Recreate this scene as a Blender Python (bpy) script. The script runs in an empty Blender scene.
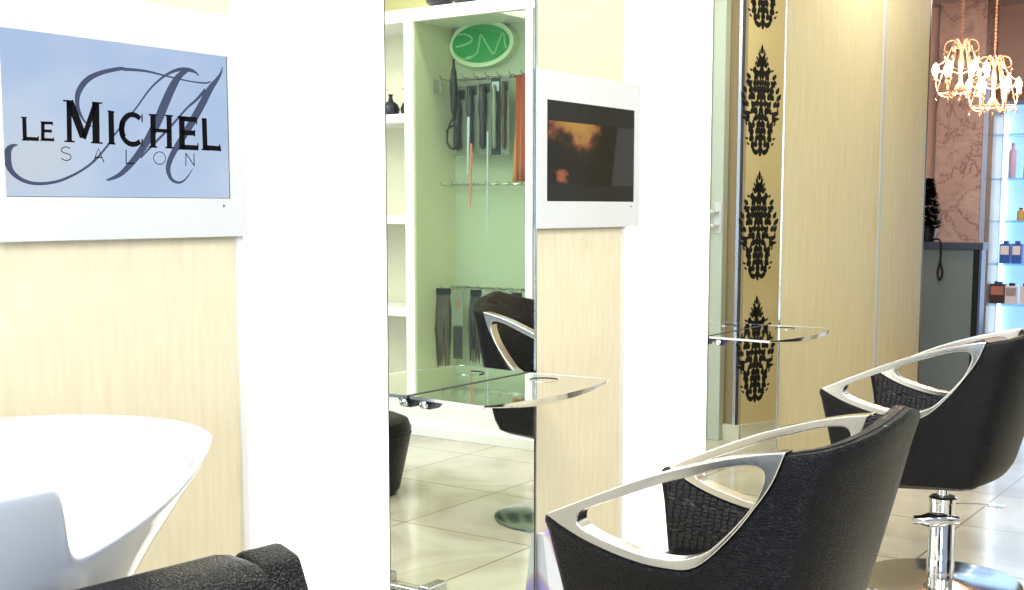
import bpy, bmesh, math, random
from mathutils import Vector, Matrix
random.seed(7)
PI = math.pi
COL = bpy.context.scene.collection
# ------------------------------------------------------------------ materials
def mat(name, col=(.8,.8,.8), rough=.5, metal=0., emit=None, estr=0., **kw):
    m = bpy.data.materials.new(name); m.use_nodes = True
    b = m.node_tree.nodes['Principled BSDF']
    b.inputs['Base Color'].default_value = (*col, 1)
    b.inputs['Roughness'].default_value = rough
    b.inputs['Metallic'].default_value = metal
    if emit:
        b.inputs['Emission Color'].default_value = (*emit, 1)
        b.inputs['Emission Strength'].default_value = estr
    for k, v in kw.items(): b.inputs[k.replace('_', ' ')].default_value = v
    return m
def nodes(m): return m.node_tree.nodes, m.node_tree.links, m.node_tree.nodes['Principled BSDF']
def ramp(N, stops):
    r = N.new('ShaderNodeValToRGB'); e = r.color_ramp.elements
    e[0].position, e[0].color = stops[0][0], (*stops[0][1], 1)
    e[1].position, e[1].color = stops[-1][0], (*stops[-1][1], 1)
    for p, c in stops[1:-1]:
        x = e.new(p); x.color = (*c, 1)
    return r
def noisy(m, scale, c1, c2, bump=0., stretch=(1,1,1), detail=4, dist=.002):
    N, L, b = nodes(m)
    tc = N.new('ShaderNodeTexCoord'); mp = N.new('ShaderNodeMapping'); mp.inputs['Scale'].default_value = stretch
    n = N.new('ShaderNodeTexNoise'); n.inputs['Scale'].default_value = scale; n.inputs['Detail'].default_value = detail
    L.new(tc.outputs['Object'], mp.inputs[0]); L.new(mp.outputs[0], n.inputs['Vector'])
    r = ramp(N, [(.3, c1), (.7, c2)]); L.new(n.outputs['Fac'], r.inputs[0]); L.new(r.outputs[0], b.inputs['Base Color'])
    if bump:
        bp = N.new('ShaderNodeBump'); bp.inputs['Strength'].default_value = bump; bp.inputs['Distance'].default_value = dist
        L.new(n.outputs['Fac'], bp.inputs['Height']); L.new(bp.outputs[0], b.inputs['Normal'])
    return m
def leather(name, kind):
    m = mat(name, (.005,.005,.007), .3)
    N, L, b = nodes(m); b.inputs['Specular IOR Level'].default_value = .19
    tc = N.new('ShaderNodeTexCoord'); mp = N.new('ShaderNodeMapping'); L.new(tc.outputs['Object'], mp.inputs[0])
    bp = N.new('ShaderNodeBump')
    v = N.new('ShaderNodeTexVoronoi'); v.feature = 'DISTANCE_TO_EDGE'
    if kind == 'croc':
        mp.inputs['Scale'].default_value = (1, 1, 1.9); v.inputs['Scale'].default_value = 60; v.inputs['Randomness'].default_value = .3
        bp.inputs['Strength'].default_value = 1.; bp.inputs['Distance'].default_value = .003; b.inputs['Specular IOR Level'].default_value = .4
        b.inputs['Roughness'].default_value = .42
        r = ramp(N, [(0, (0,0,0)), (.12, (1,1,1))])
    else:
        mp.inputs['Scale'].default_value = (1, 1, 1.3); v.inputs['Scale'].default_value = 150
        bp.inputs['Strength'].default_value = .55; bp.inputs['Distance'].default_value = .0014
        r = ramp(N, [(0, (0,0,0)), (.25, (1,1,1))])
    n = N.new('ShaderNodeTexNoise'); n.inputs['Scale'].default_value = 9; L.new(mp.outputs[0], n.inputs['Vector'])
    a = N.new('ShaderNodeMath'); a.operation = 'ADD'
    L.new(mp.outputs[0], v.inputs['Vector']); L.new(v.outputs['Distance'], r.inputs[0])
    L.new(r.outputs[0], a.inputs[0]); L.new(n.outputs['Fac'], a.inputs[1])
    L.new(a.outputs[0], bp.inputs['Height']); L.new(bp.outputs[0], b.inputs['Normal'])
    return m
M = {}
M['leather'] = leather('grained_leather', 'grain')
M['croc'] = leather('embossed_leather', 'croc')
M['chrome'] = mat('polished_chrome', (.80,.80,.82), .09, 1)
M['satin'] = mat('satin_aluminium', (.78,.77,.76), .2, 1)
M['brushed'] = noisy(mat('brushed_disc', (.6,.58,.56), .22, 1), 40, (.52,.5,.48), (.66,.64,.62), .02, (1,1,1))
M['mirror'] = mat('mirror_glass', (.87,.92,.85), .0, 1)
M['beige'] = noisy(mat('woven_beige_panel', rough=.55), 7, (.69,.62,.44), (.76,.69,.51), .12, (1,9,1.2), 6)
M['beige2'] = noisy(mat('wood_look_beige', rough=.5), 5, (.56,.475,.265), (.62,.54,.32), .08, (1,7,.9), 6)
M['lit'] = mat('backlit_opal_acrylic', (.9,.9,.86), .35, 0, (1,.985,.93), 1.05)
M['alu'] = mat('anodised_edge', (.80,.80,.80), .4, .1)
M['white'] = mat('white_paint', (.86,.86,.84), .35)
M['gloss_white'] = mat('white_gloss_glass', (.62,.64,.66), .08)
M['ceramic'] = mat('glazed_ceramic', (.72,.74,.78), .07); M['ceramic'].node_tree.nodes['Principled BSDF'].inputs['Coat Weight'].default_value = .6
M['olive'] = mat('olive_wall', (.42,.40,.19), .7)
M['wall'] = mat('cream_wall', (.72,.68,.55), .7)
M['ceil'] = mat('ceiling_paint', (.78,.77,.74), .8)
M['greyceil'] = mat('grey_ceiling_paint', (.30,.29,.31), .8)
M['green_back'] = mat('pale_green_back', (.55,.60,.47), .6)
M['cream_back'] = mat('cream_back', (.74,.74,.56), .6)
M['black'] = mat('black_plastic', (.012,.012,.014), .3)
M['dark'] = mat('dark_gunmetal', (.03,.033,.045), .3, .3)
M['steel'] = mat('steel', (.55,.55,.56), .25, 1)
M['brown'] = mat('brown_wall', (.27,.20,.11), .6)
M['skirt'] = noisy(mat('marble_skirting', rough=.25), 6, (.55,.53,.44), (.68,.66,.56))
M['jamb'] = mat('pale_green_frame', (.48,.53,.47), .4)
M['bluegrey'] = mat('blue_grey_wall', (.20,.23,.30), .6)
M['greytrim'] = mat('grey_trim', (.45,.46,.44), .4)
M['darkline'] = mat('dark_line', (.02,.02,.02), .6)
M['door'] = mat('olive_door_strip', (.34,.35,.22), .5)  # even darker olive for the strip beside the door leaf
M['paper'] = noisy(mat('gold_wallpaper', rough=.5), 3, (.56,.46,.25), (.64,.54,.32))
M['ink'] = mat('black_flock', (.008,.008,.008), .9)
M['navy'] = mat('navy_plastic', (.02,.03,.07), .25)
def floor_mat():
    m = mat('polished_marble_tiles', (.7,.66,.52), .13); N, L, b = nodes(m)
    tc = N.new('ShaderNodeTexCoord'); n = N.new('ShaderNodeTexNoise'); n.inputs['Scale'].default_value = 1.6; n.inputs['Detail'].default_value = 8; n.inputs['Distortion'].default_value = 1.2
    L.new(tc.outputs['Object'], n.inputs['Vector'])
    r = ramp(N, [(.35, (.41,.38,.29)), (.5, (.53,.50,.41)), (.62, (.60,.575,.48)), (.7, (.49,.45,.36))]); L.new(n.outputs['Fac'], r.inputs[0])
    k = N.new('ShaderNodeTexBrick'); k.offset = 0; k.inputs['Scale'].default_value = 1; k.inputs['Brick Width'].default_value = .6; k.inputs['Row Height'].default_value = .6
    k.inputs['Mortar Size'].default_value = .004; k.inputs['Mortar Smooth'].default_value = .1
    k.inputs['Mortar'].default_value = (.25,.21,.15,1)
    L.new(tc.outputs['Object'], k.inputs['Vector']); L.new(r.outputs[0], k.inputs['Color1']); L.new(r.outputs[0], k.inputs['Color2'])
    L.new(k.outputs['Color'], b.inputs['Base Color'])
    return m
M['floor'] = floor_mat()
def marble_mat():
    m = mat('pink_veined_marble', rough=.25); N, L, b = nodes(m)
    tc = N.new('ShaderNodeTexCoord'); n = N.new('ShaderNodeTexNoise'); n.inputs['Scale'].default_value = 3.0; n.inputs['Detail'].default_value = 14; n.inputs['Roughness'].default_value = .68; n.inputs['Distortion'].default_value = .5
    L.new(tc.outputs['Object'], n.inputs['Vector'])
    r = ramp(N, [(.30, (.26,.21,.20)), (.42, (.40,.33,.31)), (.485, (.42,.34,.32)), (.5, (.17,.12,.12)), (.515, (.38,.31,.30)), (.62, (.46,.40,.38)), (.7, (.30,.24,.24))]); L.new(n.outputs['Fac'], r.inputs[0]); L.new(r.outputs[0], b.inputs['Base Color'])
    return m
M['marble'] = marble_mat()
def glass(name, col, a):
    m = bpy.data.materials.new(name); m.use_nodes = True; N, L = m.node_tree.nodes, m.node_tree.links; N.clear()
    o = N.new('ShaderNodeOutputMaterial'); t = N.new('ShaderNodeBsdfTransparent'); t.inputs[0].default_value = (*col, 1)
    g = N.new('ShaderNodeBsdfGlossy'); g.inputs['Roughness'].default_value = .02
    x = N.new('ShaderNodeMixShader'); x.inputs[0].default_value = a
    L.new(t.outputs[0], x.inputs[1]); L.new(g.outputs[0], x.inputs[2]); L.new(x.outputs[0], o.inputs[0]); return m
M['pane'] = glass('clear_pane', (.93,.98,.92), .05)
M['shelfglass'] = glass('blue_shelf_glass', (.72,.88,1), .25)
M['crystal'] = glass('crystal', (.95,.9,.85), .5)
# ------------------------------------------------------------------ mesh helpers
def bx(bm, x0, x1, y0, y1, z0, z1):
    g = bmesh.ops.create_cube(bm, size=1)['verts']
    for v in g: v.co = Vector(((x0+x1)/2+v.co.x*(x1-x0), (y0+y1)/2+v.co.y*(y1-y0), (z0+z1)/2+v.co.z*(z1-z0)))
    return g
def tube(bm, pts, r, n=8, closed=False, caps=True):
    pts = [Vector(p) for p in pts]; N = len(pts); rs = r if isinstance(r, (list, tuple)) else [r]*N
    rings = []; prev = None
    for i, p in enumerate(pts):
        if closed: t = pts[(i+1) % N]-pts[i-1]
        else: t = pts[min(i+1, N-1)]-pts[max(i-1, 0)]
        t.normalize()
        if prev is None: a = t.orthogonal().normalized()
        else:
            a = prev-t*prev.dot(t); a = a.normalized() if a.length > 1e-6 else t.orthogonal().normalized()
        prev = a; b = t.cross(a)
        rings.append([bm.verts.new(p+(a*math.cos(2*PI*k/n)+b*math.sin(2*PI*k/n))*rs[i]) for k in range(n)])
    for i in range(N if closed else N-1):
        A, B = rings[i], rings[(i+1) % N]
        for k in range(n): bm.faces.new((A[k], A[(k+1) % n], B[(k+1) % n], B[k]))
    if caps and not closed:
        bm.faces.new(rings[0][::-1]); bm.faces.new(rings[-1])
def lathe(bm, prof, n=24, at=(0,0,0), axis=None):
    rings = []; at = Vector(at)
    q = Vector((0,0,1)).rotation_difference(Vector(axis)) if axis else None
    for r, z in prof:
        row = []
        for k in range(n):
            p = Vector((max(r, 1e-4)*math.cos(2*PI*k/n), max(r, 1e-4)*math.sin(2*PI*k/n), z))
            if q: p = q @ p
            row.append(bm.verts.new(p+at))
        rings.append(row)
    for A, B in zip(rings, rings[1:]):
        for k in range(n): bm.faces.new((A[k], A[(k+1) % n], B[(k+1) % n], B[k]))
    bm.faces.new(rings[0][::-1]); bm.faces.new(rings[-1])
def poly(bm, pts, th=None):
    vs = [bm.verts.new(p) for p in pts]; f = bm.faces.new(vs)
    if th:
        r = bmesh.ops.extrude_face_region(bm, geom=[f])
        bmesh.ops.translate(bm, verts=[v for v in r['geom'] if isinstance(v, bmesh.types.BMVert)], vec=th)
    return f
def sph(bm, c, r, s=(1,1,1), u=12, v=8):
    g = bmesh.ops.create_uvsphere(bm, u_segments=u, v_segments=v, radius=r)['verts']
    for w in g: w.co = Vector((w.co.x*s[0]+c[0], w.co.y*s[1]+c[1], w.co.z*s[2]+c[2]))
def obj(name, bm, m, parent=None, smooth=False, bevel=0, seg=2, fix=True, weighted=False):
    if fix: bmesh.ops.recalc_face_normals(bm, faces=bm.faces[:])
    me = bpy.data.meshes.new(name); bm.to_mesh(me); bm.free()
    if isinstance(m, str): m = M[m]
    me.materials.append(m)
    o = bpy.data.objects.new(name, me); COL.objects.link(o)
    if parent: o.parent = parent
    if smooth:
        for p in me.polygons: p.use_smooth = True
        if smooth != 'all':
            bm2 = bmesh.new(); bm2.from_mesh(me)
            for e in bm2.edges:
                if len(e.link_faces) == 2 and e.calc_face_angle(0) > math.radians(38): e.smooth = False
            bm2.to_mesh(me); bm2.free()
    if bevel:
        b = o.modifiers.new('bevel', 'BEVEL'); b.width = bevel; b.segments = seg; b.limit_method = 'ANGLE'; b.angle_limit = math.radians(40)
        if weighted: w = o.modifiers.new('weighted', 'WEIGHTED_NORMAL'); w.keep_sharp = True
    return o
def tag(o, label=None, cat=None, group=None, kind=None):
    if label: o['label'] = label
    if cat: o['category'] = cat
    if group: o['group'] = group
    if kind: o['kind'] = kind
    return o
def thing(name, label, cat, loc=(0,0,0), rz=0, group=None):
    o = bpy.data.objects.new(name, None); o.empty_display_size = .1; COL.objects.link(o); o.location = loc; o.rotation_euler = (0,0,rz)
    return tag(o, label, cat, group)
def copy_tree(o, parent=None):
    c = o.copy(); COL.objects.link(c)
    if parent: c.parent = parent
    for ch in [k for k in bpy.data.objects if k.parent == o]: copy_tree(ch, c)
    return c
def box(name, m, d, parent=None, bevel=0, **k):
    bm = bmesh.new(); bx(bm, *d); return obj(name, bm, m, parent, bevel=bevel, **k)
def struct(name, m, d, label=None, bevel=0):
    return tag(box(name, m, d, bevel=bevel), label, kind='structure')
def crom(P, n=4, closed=False):
    P = [Vector(p) for p in P]; out = []; N = len(P)
    for i in range(N if closed else N-1):
        p0 = P[i-1] if (closed or i > 0) else P[0]; p1 = P[i]; p2 = P[(i+1) % N]; p3 = P[(i+2) % N] if (closed or i+2 < N) else P[-1]
        for k in range(n):
            t = k/n; out.append(.5*((2*p1)+(p2-p0)*t+(2*p0-5*p1+4*p2-p3)*t*t+(3*p1-p0-3*p2+p3)*t**3))
    if not closed: out.append(P[-1])
    return out
S1 = [(1.196, 1.322, 0.0016), (1.186, 1.32, 0.0066), (1.178, 1.311, 0.0124), (1.177, 1.294, 0.0132), (1.184, 1.278, 0.0091), (1.203, 1.265, 0.0066), (1.231, 1.26, 0.0053), (1.27, 1.265, 0.0049), (1.31, 1.281, 0.0043), (1.342, 1.301, 0.0043), (1.374, 1.332, 0.004), (1.387, 1.349, 0.0036), (1.41, 1.372, 0.0033), (1.433, 1.396, 0.0033), (1.468, 1.435, 0.0036), (1.503, 1.461, 0.0046), (1.532, 1.473, 0.0066), (1.556, 1.475, 0.0074), (1.571, 1.472, 0.0049), (1.58, 1.466, 0.0016)]
S2 = [(1.347, 1.357, 0.0013), (1.327, 1.366, 0.0033), (1.315, 1.384, 0.0066), (1.312, 1.401, 0.0091), (1.317, 1.419, 0.0107), (1.335, 1.439, 0.0099), (1.364, 1.453, 0.0076), (1.402, 1.463, 0.0066), (1.413, 1.463, 0.0059), (1.441, 1.464, 0.0049), (1.469, 1.463, 0.004), (1.514, 1.458, 0.003), (1.562, 1.454, 0.0026), (1.595, 1.454, 0.0033), (1.608, 1.458, 0.0025)]
S3 = [(1.559, 1.477, 0.0049), (1.535, 1.463, 0.0115), (1.517, 1.441, 0.0165), (1.498, 1.409, 0.0181), (1.479, 1.374, 0.0181), (1.455, 1.339, 0.0149), (1.435, 1.315, 0.0132), (1.415, 1.295, 0.0115), (1.395, 1.279, 0.0083), (1.373, 1.27, 0.0049), (1.365, 1.269, 0.0016)]
S4 = [(1.44, 1.309, 0.0033), (1.458, 1.325, 0.0043), (1.481, 1.344, 0.0049), (1.505, 1.364, 0.0046), (1.529, 1.386, 0.0043), (1.551, 1.406, 0.0043), (1.573, 1.422, 0.0056), (1.595, 1.442, 0.0066)]
S5 = [(1.638, 1.488, 0.0016), (1.634, 1.476, 0.0049), (1.624, 1.463, 0.0083), (1.607, 1.445, 0.0132), (1.588, 1.418, 0.0157), (1.565, 1.386, 0.0157), (1.543, 1.357, 0.014), (1.521, 1.33, 0.0124), (1.507, 1.309, 0.0115), (1.501, 1.292, 0.0107), (1.505, 1.277, 0.0083), (1.514, 1.269, 0.0056), (1.528, 1.267, 0.0043), (1.543, 1.275, 0.003), (1.559, 1.293, 0.0013)]
Q = {'L1': [(1.205, 1.368), (1.237, 1.368), (1.235, 1.33), (1.205, 1.33)], 'E1': [(1.239, 1.362), (1.265, 1.363), (1.265, 1.331), (1.237, 1.331)], 'M': [(1.286, 1.401), (1.361, 1.402), (1.359, 1.331), (1.284, 1.331)], 'I': [(1.373, 1.389), (1.387, 1.388), (1.387, 1.331), (1.371, 1.331)], 'C': [(1.397, 1.389), (1.453, 1.388), (1.451, 1.329), (1.394, 1.329)], 'H': [(1.461, 1.388), (1.516, 1.389), (1.515, 1.329), (1.459, 1.329)], 'E2': [(1.526, 1.388), (1.576, 1.388), (1.575, 1.328), (1.525, 1.328)], 'L2': [(1.585, 1.388), (1.616, 1.388), (1.63, 1.328), (1.583, 1.329)], 's': [(1.274, 1.323), (1.299, 1.324), (1.298, 1.299), (1.273, 1.3)], 'a': [(1.339, 1.323), (1.363, 1.323), (1.363, 1.299), (1.339, 1.299)], 'l': [(1.406, 1.323), (1.427, 1.323), (1.427, 1.298), (1.405, 1.298)], 'o': [(1.468, 1.322), (1.497, 1.323), (1.497, 1.298), (1.467, 1.298)], 'n': [(1.541, 1.322), (1.565, 1.322), (1.565, 1.298), (1.54, 1.298)]}
def wc(o, parent):      # mesh written in room coordinates, parented to a thing elsewhere
    o.parent = parent; o.location = -Vector(parent.location); return o
def wbox(name, m, d, parent, bevel=0): return wc(box(name, m, d, bevel=bevel), parent)
# ------------------------------------------------------------------ the room
struct('floor', 'floor', (-3, 5, -3.4, 10.2, -.06, 0), 'polished beige marble tile floor with thin dark joints')
struct('ceiling', 'ceil', (-.3, 5, -3.4, 6.5, 2.75, 2.85), 'pale painted salon ceiling')
struct('ceiling_reception', 'greyceil', (-3, 5, 6.5, 10.2, 2.68, 2.85), 'grey ceiling above the reception area')
struct('wall_left', 'wall', (-.28, -.02, -3.4, 6.2, 0, 2.75), 'long wall carrying the mirrors and panels')
struct('wall_behind', 'bluegrey', (-.28, 5, -3.5, -3.4, 0, 2.75), 'wall at the near end of the salon')
struct('wall_right', 'bluegrey', (4.6, 4.7, -3.4, 10.2, 0, 2.75), 'wall opposite the mirrors')
struct('wall_shelf', 'olive', (1.42, 4.6, 5.47, 5.6, 0, 2.75), 'olive wall behind the white display cabinet')
struct('wall_return', 'wall', (1.42, 1.5, 5.6, 5.9, 0, 2.75))
struct('wall_passage', 'brown', (.829, 1.42, 5.9, 6.02, 0, 2.75), 'short brown wall beside the inner door')
struct('wall_outer', 'wall', (-3.1, -3, 6.3, 10.2, 0, 2.7))
# panels of the left wall, from the near end to the far end
def panel(y0, y1, m, label, name='wall_panel', x=0., z0=0.0):
    o = box(name, m, (-.02, x, y0, y1, z0, 2.75)); tag(o, label, kind='structure'); return o
panel(-3.3, 1.672, 'beige', 'woven beige wall panel behind the salon sign screen', 'wall_panel')
panel(2.733, 3.195, 'beige', 'woven beige wall panel behind the dark orange screen', 'wall_panel')
panel(4.405, 5.513, 'beige2', 'wide plain beige panel right of the far mirror', 'wall_panel')
panel(5.545, 6.205, 'beige2', 'beige end panel beside the reception', 'wall_panel')
struct('trim_1', 'greytrim', (-.02, .006, 5.514, 5.544, 0, 2.75), 'pale metal strip between the two far beige panels')
struct('trim_2', 'black', (-.28, .001, 6.206, 6.222, 0, 2.75), 'black edge trim at the end of the wall')
def lightpanel(y0, y1, label):
    t = thing('light_panel', label, 'light panel', (0, (y0+y1)/2, 0), group='backlit panels on the mirror wall')
    wbox('frame', 'alu', (0, .0055, y0, y1, 0.0, 2.74), t)
    wbox('diffuser', 'lit', (.0055, .0072, y0+.016, y1-.002, .01, 2.73), t)
lightpanel(1.672, 2.118, 'glowing white backlit panel between the salon sign screen and the near mirror')
lightpanel(3.195, 3.775, 'glowing white backlit panel between the dark screen and the far mirror')
def mirror(y0, y1, label):
    t = thing('wall_mirror', label, 'mirror', (0, (y0+y1)/2, 0), group='tall styling mirrors')
    wbox('mirror_glass', 'mirror', (.0, .004, y0+.003, y1-.006, 0.0, 2.74), t)
    wbox('edge_strip', 'steel', (-.001, .007, y1-.004, y1, 0.0, 2.74), t)
mirror(2.12, 2.73, 'tall mirror left of the dark screen, reflecting the white cabinet')
mirror(3.778, 4.402, 'narrow far mirror reflecting the black damask wallpaper')
# ------------------------------------------------------------------ screens
def ribbon(bm, pts, x, w=None):
    P = [Vector((p[0], p[1])) for p in pts]; W = [p[2] for p in pts] if w is None else [w]*len(P)
    L, R = [], []
    for i, p in enumerate(P):
        t = P[min(i+1, len(P)-1)]-P[max(i-1, 0)]; t.normalize(); n = Vector((-t.y, t.x))*W[i]/2
        L.append(bm.verts.new((x, p.x+n.x, p.y+n.y))); R.append(bm.verts.new((x, p.x-n.x, p.y-n.y)))
    for i in range(len(P)-1): bm.faces.new((L[i], L[i+1], R[i+1], R[i]))
def emissive(name, c, s, rough=.15, spec=.15):
    return mat(name, (.004,.004,.004), rough, 0, c, s, Specular_IOR_Level=spec)
def arc(cx, cy, rx, ry, a0, a1, n=18): return [(cx+rx*math.cos(math.radians(a0+(a1-a0)*k/n)), cy+ry*math.sin(math.radians(a0+(a1-a0)*k/n))) for k in range(n+1)]
G = {  # strokes in a unit box, v downwards, width in box heights
 'L': ([[(.15,0),(.15,1)]], .20, [[(.05,.92),(1,.92)]], .16, [[(-.05,.02),(.32,.02)], [(.97,.78),(.97,1)], [(-.05,.985),(.4,.985)]], .05),
 'E': ([[(.2,0),(.2,1)]], .22, [[(.1,.06),(.9,.06)], [(.2,.48),(.8,.48)], [(.1,.93),(.95,.93)]], .155, [[(.9,0),(.9,.2)], [(.8,.38),(.8,.58)], [(.95,.78),(.95,1)], [(0,.015),(.4,.015)], [(0,.985),(.4,.985)]], .05),
 'M': ([[(.84,0),(.84,1)], [(.15,.02),(.5,.86)]], .21, [[(.13,0),(.13,1)], [(.5,.9),(.84,.02)]], .14, [[(-.02,.02),(.22,.02)], [(.78,.02),(1.02,.02)], [(0,.985),(.27,.985)], [(.7,.985),(1.02,.985)]], .04),
 'I': ([[(.5,0),(.5,1)]], .2, [], .1, [[(0,.02),(1,.02)], [(0,.985),(1,.985)]], .05),
 'C': ([arc(.52,.5,.42,.43,-150,-215,8)+[]], .2, [arc(.52,.5,.44,.44,-50,-310,26)], .155, [[(.88,.02),(.88,.26)], [(.88,.76),(.88,.98)]], .05),
 'H': ([[(.17,0),(.17,1)], [(.83,0),(.83,1)]], .2, [[(.15,.48),(.85,.48)]], .11, [[(0,.015),(.34,.015)], [(.66,.015),(1,.015)], [(0,.985),(.34,.985)], [(.66,.985),(1,.985)]], .05),
 's': ([], .1, [arc(.5,.26,.36,.22,-25,-270,12)[:]+arc(.5,.74,.4,.24,-90,155,12)], .07, [], .05),
 'a': ([], .1, [[(.05,1),(.5,.02),(.95,1)], [(.22,.66),(.78,.66)]], .085, [], .05),
 'l': ([], .1, [[(.15,0),(.15,1)], [(.12,.97),(.95,.97)]], .085, [], .05),
 'o': ([], .1, [arc(.5,.5,.46,.46,0,360,28)], .065, [], .05),
 'n': ([], .1, [[(.1,1),(.1,0)], [(.1,.03),(.9,.97)], [(.9,1),(.9,0)]], .085, [], .05)}
def glyph(bm, g, q, x, seg=True):
    TL, TR, BR, BL = [Vector(p) for p in q]; h = abs(TL.y-BL.y)
    def mp(u, v): a = TL.lerp(TR, u); b = BL.lerp(BR, u); c = a.lerp(b, v); return (c.x, c.y)
    s = G[g]
    for k in (0, 2, 4):
        for st in s[k]: ribbon(bm, [mp(*p) for p in st], x, s[k+1]*h)
def screen_image_1():
    m = emissive('sign_screen_light', (.5,.62,.85), 1.0, .12); N, L, b = nodes(m)
    tc = N.new('ShaderNodeTexCoord'); n = N.new('ShaderNodeTexNoise'); n.inputs['Scale'].default_value = 1.6
    L.new(tc.outputs['Generated'], n.inputs['Vector']); r = ramp(N, [(.35, (.46,.60,.86)), (.55, (.58,.70,.88)), (.7, (.62,.70,.80))])
    L.new(n.outputs['Fac'], r.inputs[0]); L.new(r.outputs[0], b.inputs['Emission Color']); return m
def screen_image_2():
    m = emissive('dark_screen_light', (.1,.1,.1), 1.0, .12); N, L, b = nodes(m)
    tc = N.new('ShaderNodeTexCoord'); sp = N.new('ShaderNodeSeparateXYZ'); L.new(tc.outputs['Generated'], sp.inputs[0])
    def mth(op, a, c, e=None):
        x = N.new('ShaderNodeMath'); x.operation = op
        for i, v in enumerate((a, c, e)):
            if v is None: continue
            if isinstance(v, (int, float)): x.inputs[i].default_value = v
            else: L.new(v, x.inputs[i])
        return x.outputs[0]
    Y, Z = sp.outputs[1], sp.outputs[2]
    n = N.new('ShaderNodeTexNoise'); n.inputs['Scale'].default_value = 5.5; n.inputs['Detail'].default_value = 3; L.new(tc.outputs['Generated'], n.inputs['Vector'])
    dy = mth('MULTIPLY', mth('SUBTRACT', Y, .27), 1.35); dz = mth('MULTIPLY', mth('SUBTRACT', Z, .8), 1.9)
    d = mth('SQRT', mth('ADD', mth('MULTIPLY', dy, dy), mth('MULTIPLY', dz, dz)), 0)
    f = mth('ADD', mth('SUBTRACT', .86, d), mth('MULTIPLY', mth('SUBTRACT', n.outputs['Fac'], .5), .9))
    r = ramp(N, [(.3, (.012,.011,.008)), (.42, (.035,.022,.01)), (.52, (.18,.05,.025)), (.64, (.42,.20,.05)), (.85, (.5,.27,.06))]); L.new(f, r.inputs[0])
    # lower glow
    dy2 = mth('MULTIPLY', mth('SUBTRACT', Y, .17), 5.); dz2 = mth('MULTIPLY', mth('SUBTRACT', Z, .27), 4.2)
    d2 = mth('SQRT', mth('ADD', mth('MULTIPLY', dy2, dy2), mth('MULTIPLY', dz2, dz2)), 0)
    f2 = mth('ADD', mth('SUBTRACT', .85, d2), mth('MULTIPLY', mth('SUBTRACT', n.outputs['Fac'], .5), 1.8))
    r2 = ramp(N, [(.45, (0,0,0)), (.7, (.36,.10,.05))]); L.new(f2, r2.inputs[0])
    ad = N.new('ShaderNodeMix'); ad.data_type = 'RGBA'; ad.blend_type = 'ADD'; ad.inputs[0].default_value = 1
    L.new(r.outputs[0], ad.inputs[6]); L.new(r2.outputs[0], ad.inputs[7])
    band = mth('MULTIPLY', mth('GREATER_THAN', Z, .19), mth('LESS_THAN', Z, .805))
    band = mth('MULTIPLY', band, mth('GREATER_THAN', Y, .015))
    mx = N.new('ShaderNodeMix'); mx.data_type = 'RGBA'; L.new(band, mx.inputs[0]); mx.inputs[6].default_value = (.018,.018,.018,1); L.new(ad.outputs[2], mx.inputs[7])
    # paler strip at the right of the picture
    pr = mth('MULTIPLY', mth('GREATER_THAN', mth('SUBTRACT', Y, mth('MULTIPLY', Z, .12)), .70), band)
    m2 = N.new('ShaderNodeMix'); m2.data_type = 'RGBA'; L.new(pr, m2.inputs[0]); L.new(mx.outputs[2], m2.inputs[6]); m2.inputs[7].default_value = (.045,.045,.045,1)
    L.new(m2.outputs[2], b.inputs['Emission Color']); return m
def television(yl, yr, sl, sr, label):
    t = thing('television', label, 'television', (0, (yl+yr)/2, 1.165), group='wall televisions in white frames')
    bm = bmesh.new()   # flat white glass frame with a window for the screen
    for d in ((yl, sl, 1.165, 1.585), (sr, yr, 1.165, 1.585), (sl, sr, 1.508, 1.585), (sl, sr, 1.165, 1.238)): bx(bm, .0085, .0135, *d[:2], *d[2:])
    bmesh.ops.remove_doubles(bm, verts=bm.verts[:], dist=1e-5)
    wc(obj('frame', bm, 'gloss_white'), t)
    wbox('back_housing', 'black', (.0074, .0084, yl+.06, yr-.02, 1.2, 1.55), t)
    wbox('screen_edge', 'black', (.0086, .012, sl-.0015, sr+.002, 1.2365, 1.5095), t)
    return t
t1 = television(1.155, 1.692, 1.171, 1.650, 'white framed wall screen showing black salon lettering over a script flourish on pale blue')
s = tag(wbox('screen', screen_image_1(), (.012, .0125, 1.171, 1.648, 1.239, 1.508), t1), 'pale blue lit screen with salon name')
XT = .0127
slate = emissive('slate_flourish', (.085,.11,.19), 1., .4, 0); inkm = emissive('black_lettering', (.006,.006,.008), 1., .4, 0)
bm = bmesh.new()
for S in (S1, S2, S3, S4, S5):
    C3 = crom([Vector(p) for p in S], 5); ribbon(bm, C3, XT)
o = obj('script_flourish', bm, slate, s, fix=False); o.location = (0, 0, 0)
bm = bmesh.new()
for k, g in (('L1','L'),('E1','E'),('M','M'),('I','I'),('C','C'),('H','H'),('E2','E'),('L2','L'),('s','s'),('a','a'),('l','l'),('o','o'),('n','n')): glyph(bm, g, Q[k], XT+.0002)
obj('salon_lettering', bm, inkm, s, fix=False)
t2 = television(2.722, 3.277, 2.768, 3.243, 'white framed wall screen showing a dark picture with an orange glow')
tag(wbox('screen', screen_image_2(), (.012, .0125, 2.768, 3.241, 1.232, 1.507), t2), 'dark screen with orange picture')
for t, y in ((t1, 1.632), (t2, 3.225)):
    bm = bmesh.new(); sph(bm, (.0136, y, 1.224), .0022); wc(obj('power_lamp', bm, 'black'), t)
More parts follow.
